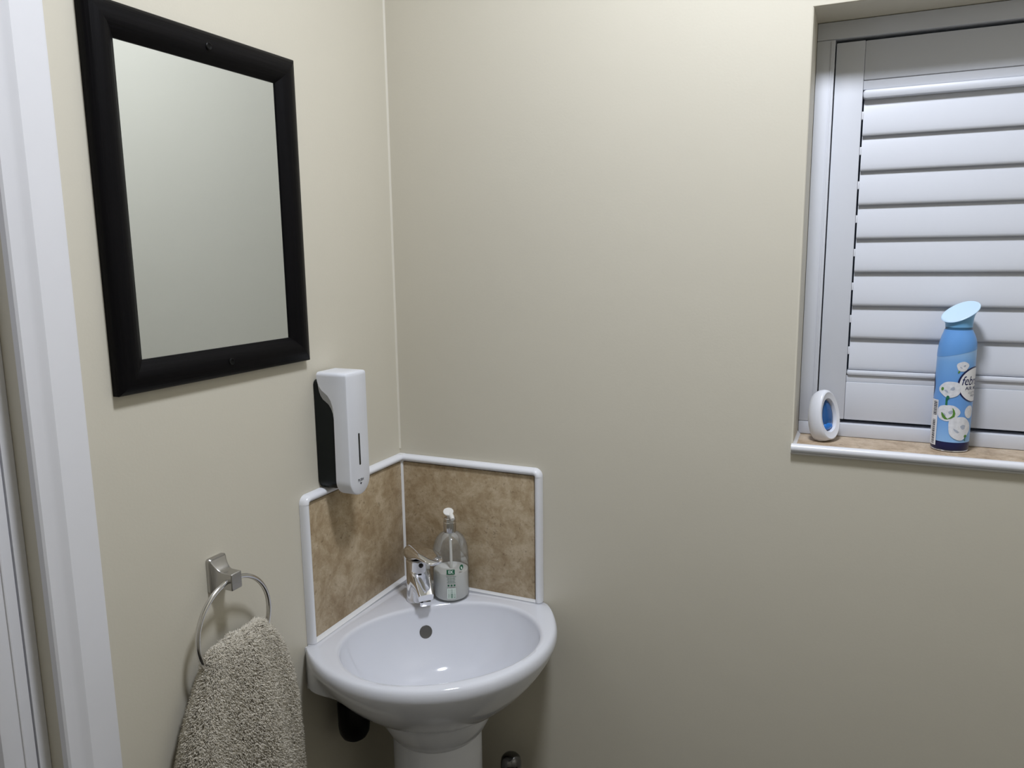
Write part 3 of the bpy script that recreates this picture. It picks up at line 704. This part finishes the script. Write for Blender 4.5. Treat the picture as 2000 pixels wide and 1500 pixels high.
# ------------------------------------------------------------------ black waste trap and chrome post under the basin
wt = tag(thing('waste_trap', 'glossy black waste trap behind the left of the basin pedestal', 'waste trap', (0.052, -0.262, 0.63)))
lathe('trap_cup', [(0.004, -0.006), (0.014, -0.005), (0.022, 0.001), (0.0265, 0.010), (0.0280, 0.022), (0.0280, 0.066), (0.024, 0.070)], BLACKM, wt, n=36, smooth=60)
tube('trap_arm', [(0.0, 0.0, 0.030), (0.001, 0.03, 0.030), (-0.003, 0.07, 0.031), (-0.012, 0.13, 0.033), (-0.018, 0.20, 0.034)], [0.021, 0.021, 0.020, 0.0175, 0.0165], BLACKM, wt, n=20)
po = thing('chrome_post', 'chrome round-topped post standing on the floor right of the pedestal', 'post', (0.277, -0.080, 0.0))
lathe('post_base', [(0.034, 0.0), (0.034, 0.006), (0.031, 0.012), (0.022, 0.016)], DCHROME, po, n=40)
lathe('post_tube', [(0.0190, 0.014), (0.0190, 0.505)], DCHROME, po, n=40)
lathe('post_cap', [(0.0198, 0.504), (0.0202, 0.508), (0.0200, 0.522), (0.0180, 0.5300), (0.0135, 0.5350), (0.0070, 0.5372), (0.001, 0.5376)], DCHROME, po, n=40, smooth=60)

# ------------------------------------------------------------------ plug-in style freshener oval on the sill
FO = (0.7985, 0.048, SZ+0.0002)
fr = thing('air_freshener', 'small white oval air freshener with a blue gel window', 'air freshener', FO)
FRA = math.radians(-34)
fr.rotation_euler = (0, -0.16, FRA)
def egg(x, hw, z0, z1, n=40, flat=0.0):
    out = []
    for k in range(n):
        a = 2*PI*k/n; c_, s_2 = math.cos(a), math.sin(a)
        zc_ = (z0+z1)/2; out.append((x, hw*c_*(1-0.10*s_2), max(z0+flat, zc_+(z1-z0)/2*s_2)))
    return out
R = [egg(x, h, a, b, flat=f_) for x, h, a, b, f_ in [(-0.0165, 0.013, 0.004, 0.060, 0.0), (-0.0150, 0.019, 0.001, 0.072, 0.001), (-0.010, 0.0245, -0.002, 0.0800, 0.002), (-0.002, 0.0270, -0.003, 0.0840, 0.003), (0.006, 0.0275, -0.002, 0.0850, 0.0030), (0.011, 0.0262, 0.0005, 0.0840, 0.002), (0.0135, 0.0245, 0.003, 0.0820, 0.0), (0.0140, 0.0232, 0.0045, 0.0805, 0.0), (0.0136, 0.0225, 0.0055, 0.0795, 0.0), (0.0122, 0.0182, 0.0150, 0.0710, 0.0), (0.0100, 0.0172, 0.0160, 0.0700, 0.0), (0.004, 0.0165, 0.0170, 0.0690, 0.0)]]
rings('shell', R, PLAST, fr, smooth=40)
BLUEG = mat('blue_gel', (0.02, 0.10, 0.30, 1), 0.15, var=0.5, vscale=60, spec=0.6)
BLUEL = mat('blue_gel_liquid', (0.03, 0.22, 0.72, 1), 0.12, var=0.3, vscale=80)
R = [egg(x, h, a, b) for x, h, a, b in [(0.0045, 0.0164, 0.0172, 0.0688), (0.0075, 0.0150, 0.019, 0.067), (0.0090, 0.0105, 0.026, 0.060), (0.0094, 0.002, 0.040, 0.046)]]
g = rings('gel_window', R, BLUEG, fr, cap0=False, smooth=60)
rings('gel_liquid', [egg(x, h, a, b) for x, h, a, b in [(0.0050, 0.0120, 0.0182, 0.0340), (0.0086, 0.0105, 0.0195, 0.0325), (0.0093, 0.005, 0.023, 0.029)]], BLUEL, g, cap0=False, smooth=60)

# ------------------------------------------------------------------ spray can
CP = (0.9790, 0.0625, SZ+0.0002)
cn = thing('spray_can', 'tall blue air freshener spray can with cotton flowers print', 'spray can', CP)
def label_mat():
    m = mat('blue_can_label', (0.2, 0.4, 0.75, 1), 0.28, var=0.02)
    n = m.node_tree.nodes; l = m.node_tree.links
    sx = n.new('ShaderNodeSeparateXYZ'); l.new(n['Texture Coordinate'].outputs['Object'], sx.inputs[0])
    mr_ = n.new('ShaderNodeMapRange'); mr_.inputs['From Min'].default_value = 0.0; mr_.inputs['From Max'].default_value = 0.165
    l.new(sx.outputs['Z'], mr_.inputs['Value'])
    r = n.new('ShaderNodeValToRGB'); e = r.color_ramp.elements
    e[0].position = 0.05; e[0].color = (0.30, 0.54, 0.87, 1); e[1].position = 1.0; e[1].color = (0.36, 0.57, 0.83, 1)
    for p_, c_ in ((0.35, (0.16, 0.37, 0.78, 1)), (0.6, (0.13, 0.33, 0.73, 1)), (0.85, (0.19, 0.41, 0.77, 1))):
        k = e.new(p_); k.color = c_
    l.new(mr_.outputs[0], r.inputs[0]); l.new(r.outputs[0], n['Principled BSDF'].inputs['Base Color'])
    return m
LABEL = label_mat()
NAVY = mat('navy_band', (0.006, 0.010, 0.075, 1), 0.3, var=0.05)
CAPB = mat('cap_blue', (0.13, 0.33, 0.70, 1), 0.33, var=0.02, sss=0.0)
CAPL = mat('nozzle_blue', (0.17, 0.42, 0.70, 1), 0.35, var=0.02)
CAPT = mat('nozzle_top_pale_blue', (0.56, 0.74, 0.92, 1), 0.35, var=0.01)
WHITEP = mat('white_print', (0.80, 0.80, 0.82, 1), 0.4, var=0.02)
COTTON = mat('cotton_print', (0.74, 0.75, 0.79, 1), 0.45, var=0.22, vscale=220)
COTSH = mat('cotton_shade_print', (0.42, 0.46, 0.55, 1), 0.45, var=0.2, vscale=200)
LEAF = mat('leaf_print', (0.10, 0.26, 0.04, 1), 0.45, var=0.5, vscale=300)
STEM = mat('stem_print', (0.02, 0.17, 0.08, 1), 0.45, var=0.3, vscale=300)
CR = 0.0264
lathe('base_rim', [(0.0245, 0.0), (0.0258, 0.0010), (0.0258, 0.0022), (0.0252, 0.003)], CHROME, cn, n=56)
lathe('base_band', [(0.0255, 0.0028), (CR, 0.0042), (CR, 0.0160), (CR-0.0002, 0.0162)], NAVY, cn, n=64, cap0=False, cap1=False)
nseg = 72
va = math.atan2(CAM.y-CP[1], CAM.x-CP[0])          # direction towards the viewer side of the can
def seam(a): return 0.1535+0.0068*math.sin(a-va-0.15)   # slanted edge of the cap
R = []
for f_ in np.linspace(0, 1, 22):
    R.append([((CR+0.0004*math.sin(PI*f_))*math.cos(a), (CR+0.0004*math.sin(PI*f_))*math.sin(a), 0.0160+(seam(a)-0.0160)*f_) for a in [va+2*PI*k/nseg for k in range(nseg)]])
rings('can_body', R, LABEL, cn, smooth=40)
R = []
capp = [(0.0266, 0.0), (0.0266, 0.10), (0.0261, 0.30), (0.0248, 0.52), (0.0226, 0.74), (0.0203, 0.90), (0.0192, 1.0)]
for r_, f_ in capp:
    R.append([(r_*math.cos(a), r_*math.sin(a), (seam(a)-0.0005)+(0.1890-seam(a))*f_) for a in [va+2*PI*k/nseg for k in range(nseg)]])
rings('cap_shoulder', R, CAPB, cn, smooth=40)
lathe('cap_groove', [(0.0186, 0.1865), (0.0182, 0.1905), (0.0184, 0.1935)], mat('cap_groove_blue', (0.04, 0.13, 0.25, 1), 0.4), cn, n=56, cap0=False, cap1=False)
# flared nozzle cap with an oval slanted top; it rises toward the right of the picture
tdir = va+math.radians(143)
def top_r(a): return 0.0245+0.0014*math.cos(2*(a-va-PI/2))
def top_z(a): return 0.2150+0.0150*math.cos(a-tdir)
R = []
for f_, g_ in [(0, 0), (0.15, 0.0), (0.35, 0.04), (0.55, 0.16), (0.72, 0.36), (0.86, 0.64), (0.95, 0.86), (1.0, 1.0)]:
    ring = []
    for k in range(nseg):
        a = va+2*PI*k/nseg; r_ = 0.0186+(top_r(a)-0.0186)*g_
        z = 0.1925+(top_z(a)-0.1925)*f_; sh_ = 0.0012*g_
        ring.append((r_*math.cos(a)+sh_*math.cos(tdir), r_*math.sin(a)+sh_*math.sin(tdir), z))
    R.append(ring)
noz = rings('nozzle_cap', R, CAPL, cn, cap1=False, smooth=50)
R2 = [R[-1]]
for s_, dz in ((0.985, 0.0012), (0.94, 0.0016), (0.86, 0.0010), (0.6, -0.0010), (0.25, -0.0022)):
    cx_, cy_ = 0.0012*math.cos(tdir), 0.0012*math.sin(tdir)
    R2.append([(cx_+(x-cx_)*s_, cy_+(y-cy_)*s_, 0.2150+(z-0.2150)*s_+dz) for x, y, z in R[-1]])
rings('nozzle_top', R2, CAPT, noz, cap0=False, smooth=60)
# printed label: s runs to the right of the picture around the can, z up from its foot
def cmap(s, z, lift=0.0):
    r_ = CR+0.00060+lift; a = va+s/CR; return Vector((r_*math.cos(a), r_*math.sin(a), z))
LV = lambda k: (lambda s, z: cmap(s, z, 0.00010*k))
LS = 0.0315; LZ = 0.1065; LR = 0.0262
patch('logo_outline', oval(LS, LZ, LR+0.0012, LR+0.0012, 56), LV(2), NAVY, cn, 10)
patch('logo_disc', oval(LS+0.0010, LZ-0.0004, LR-0.0003, LR-0.0003, 56), LV(3), WHITEP, cn, 10)
text('brand_lettering', 'febreze', 0.0195, lambda x, y: cmap(LS-0.0008+x, LZ+0.0055+y, 0.0004), NAVY, cn, shear=0.28, bold=0.00012, stretch=0.74)
text('product_lettering', 'AIR MIST', 0.0078, lambda x, y: cmap(LS-0.001+x, LZ-0.0058+y, 0.0004), NAVY, cn, bold=0.00012)
patch('logo_rule', rect(LS-0.019, LS+0.019, LZ-0.01015, LZ-0.00985, 10), LV(4), NAVY, cn, 1)
text('scent_lettering', 'COTTON', 0.0048, lambda x, y: cmap(LS+x, LZ-0.0128+y, 0.0004), NAVY, cn)
text('scent_lettering', 'FRESH', 0.0048, lambda x, y: cmap(LS+x, LZ-0.0172+y, 0.0004), NAVY, cn)
def cotton(s, z, rx, ry, seed, k, shade=True):
    b = patch('cotton_flower', oval(s, z, rx, ry, 36, 0.2, 0.05, seed), LV(k), COTTON, cn, 6)
    if shade:
        patch('petal_shade', oval(s+rx*0.25, z+ry*0.10, rx*0.22, ry*0.20, 16, 0.7, 0.1, seed), LV(k+1), COTSH, b, 2)
        patch('petal_shade', oval(s-rx*0.30, z-ry*0.25, rx*0.10, ry*0.26, 16, 0.9, 0.1, seed+1), LV(k+1), COTSH, b, 2)
    return b
cotton(0.0100, 0.1345, 0.0085, 0.0075, 1, 1)
patch('stem', oval(0.0050, 0.1260, 0.0012, 0.0022, 12, -0.4), LV(1), LEAF, cn, 2)
patch('stem', rect(-0.0098, -0.0068, 0.0735, 0.0845, 4), LV(1), STEM, cn, 2)
cotton(-0.0050, 0.0985, 0.0150, 0.0125, 2, 5)
patch('stem', oval(-0.0068, 0.0860, 0.0022, 0.0030, 14), LV(7), STEM, cn, 2)
patch('sepal', oval(-0.0152, 0.0985, 0.0020, 0.0028, 14, -0.3), LV(7), LEAF, cn, 2)
patch('cotton_flower', oval(0.0262, 0.0640, 0.0085, 0.0100, 28), LV(1), COTTON, cn, 6)
b = cotton(-0.0055, 0.0620, 0.0160, 0.0125, 3, 1)
def crescent(n, pts, wd_, k, m):
    L_, R_ = [], []
    for i, (x, y) in enumerate(pts):
        x0, y0 = pts[max(i-1, 0)]; x1, y1 = pts[min(i+1, len(pts)-1)]; d = math.hypot(x1-x0, y1-y0); w_ = wd_*math.sin(PI*(i+0.35)/(len(pts)-0.3))
        L_.append(cmap(x-(y1-y0)/d*w_, y+(x1-x0)/d*w_, 0.0001*k)); R_.append(cmap(x+(y1-y0)/d*w_, y-(x1-x0)/d*w_, 0.0001*k))
    q_ = len(pts); mesh(n, L_+R_, [(i, i+1, q_+i+1, q_+i) for i in range(q_-1)], m, cn, fix=False)
crescent('leaf', [(-0.0140, 0.0620), (-0.0125, 0.0585), (-0.0105, 0.0555), (-0.0082, 0.0532), (-0.0050, 0.0520)], 0.0022, 4, LEAF)
crescent('leaf', [(0.0005, 0.0700), (0.0022, 0.0660), (0.0030, 0.0618), (0.0022, 0.0575), (-0.0010, 0.0545), (-0.0050, 0.0525)], 0.0017, 4, LEAF)
cotton(0.0125, 0.0390, 0.0165, 0.0185, 4, 3)
patch('sepal', oval(0.0215, 0.0265, 0.0024, 0.0022, 14), LV(7), LEAF, cn, 2)
patch('stem', rect(0.0205, 0.0218, 0.0185, 0.0250, 3), LV(7), STEM, cn, 1)
patch('logo_outline', oval(-0.0560, 0.1010, 0.0245, 0.0215, 40), LV(1), NAVY, cn, 8)
patch('barcode_panel', rect(-0.0460, -0.0205, 0.0085, 0.0800, 12), LV(3), WHITEP, cn, 6)
rb_ = random.Random(4); z = 0.0105
while z < 0.0775:
    h = rb_.choice([0.0006, 0.0010, 0.0015])
    if not (0.049 < z < 0.056):
        s1 = -0.0238 if z < 0.05 else -0.0222
        patch('barcode_bar', rect(-0.0300, s1, z, z+h, 3), LV(5), INK, cn, 1)
    z += h+rb_.choice([0.0007, 0.0011])
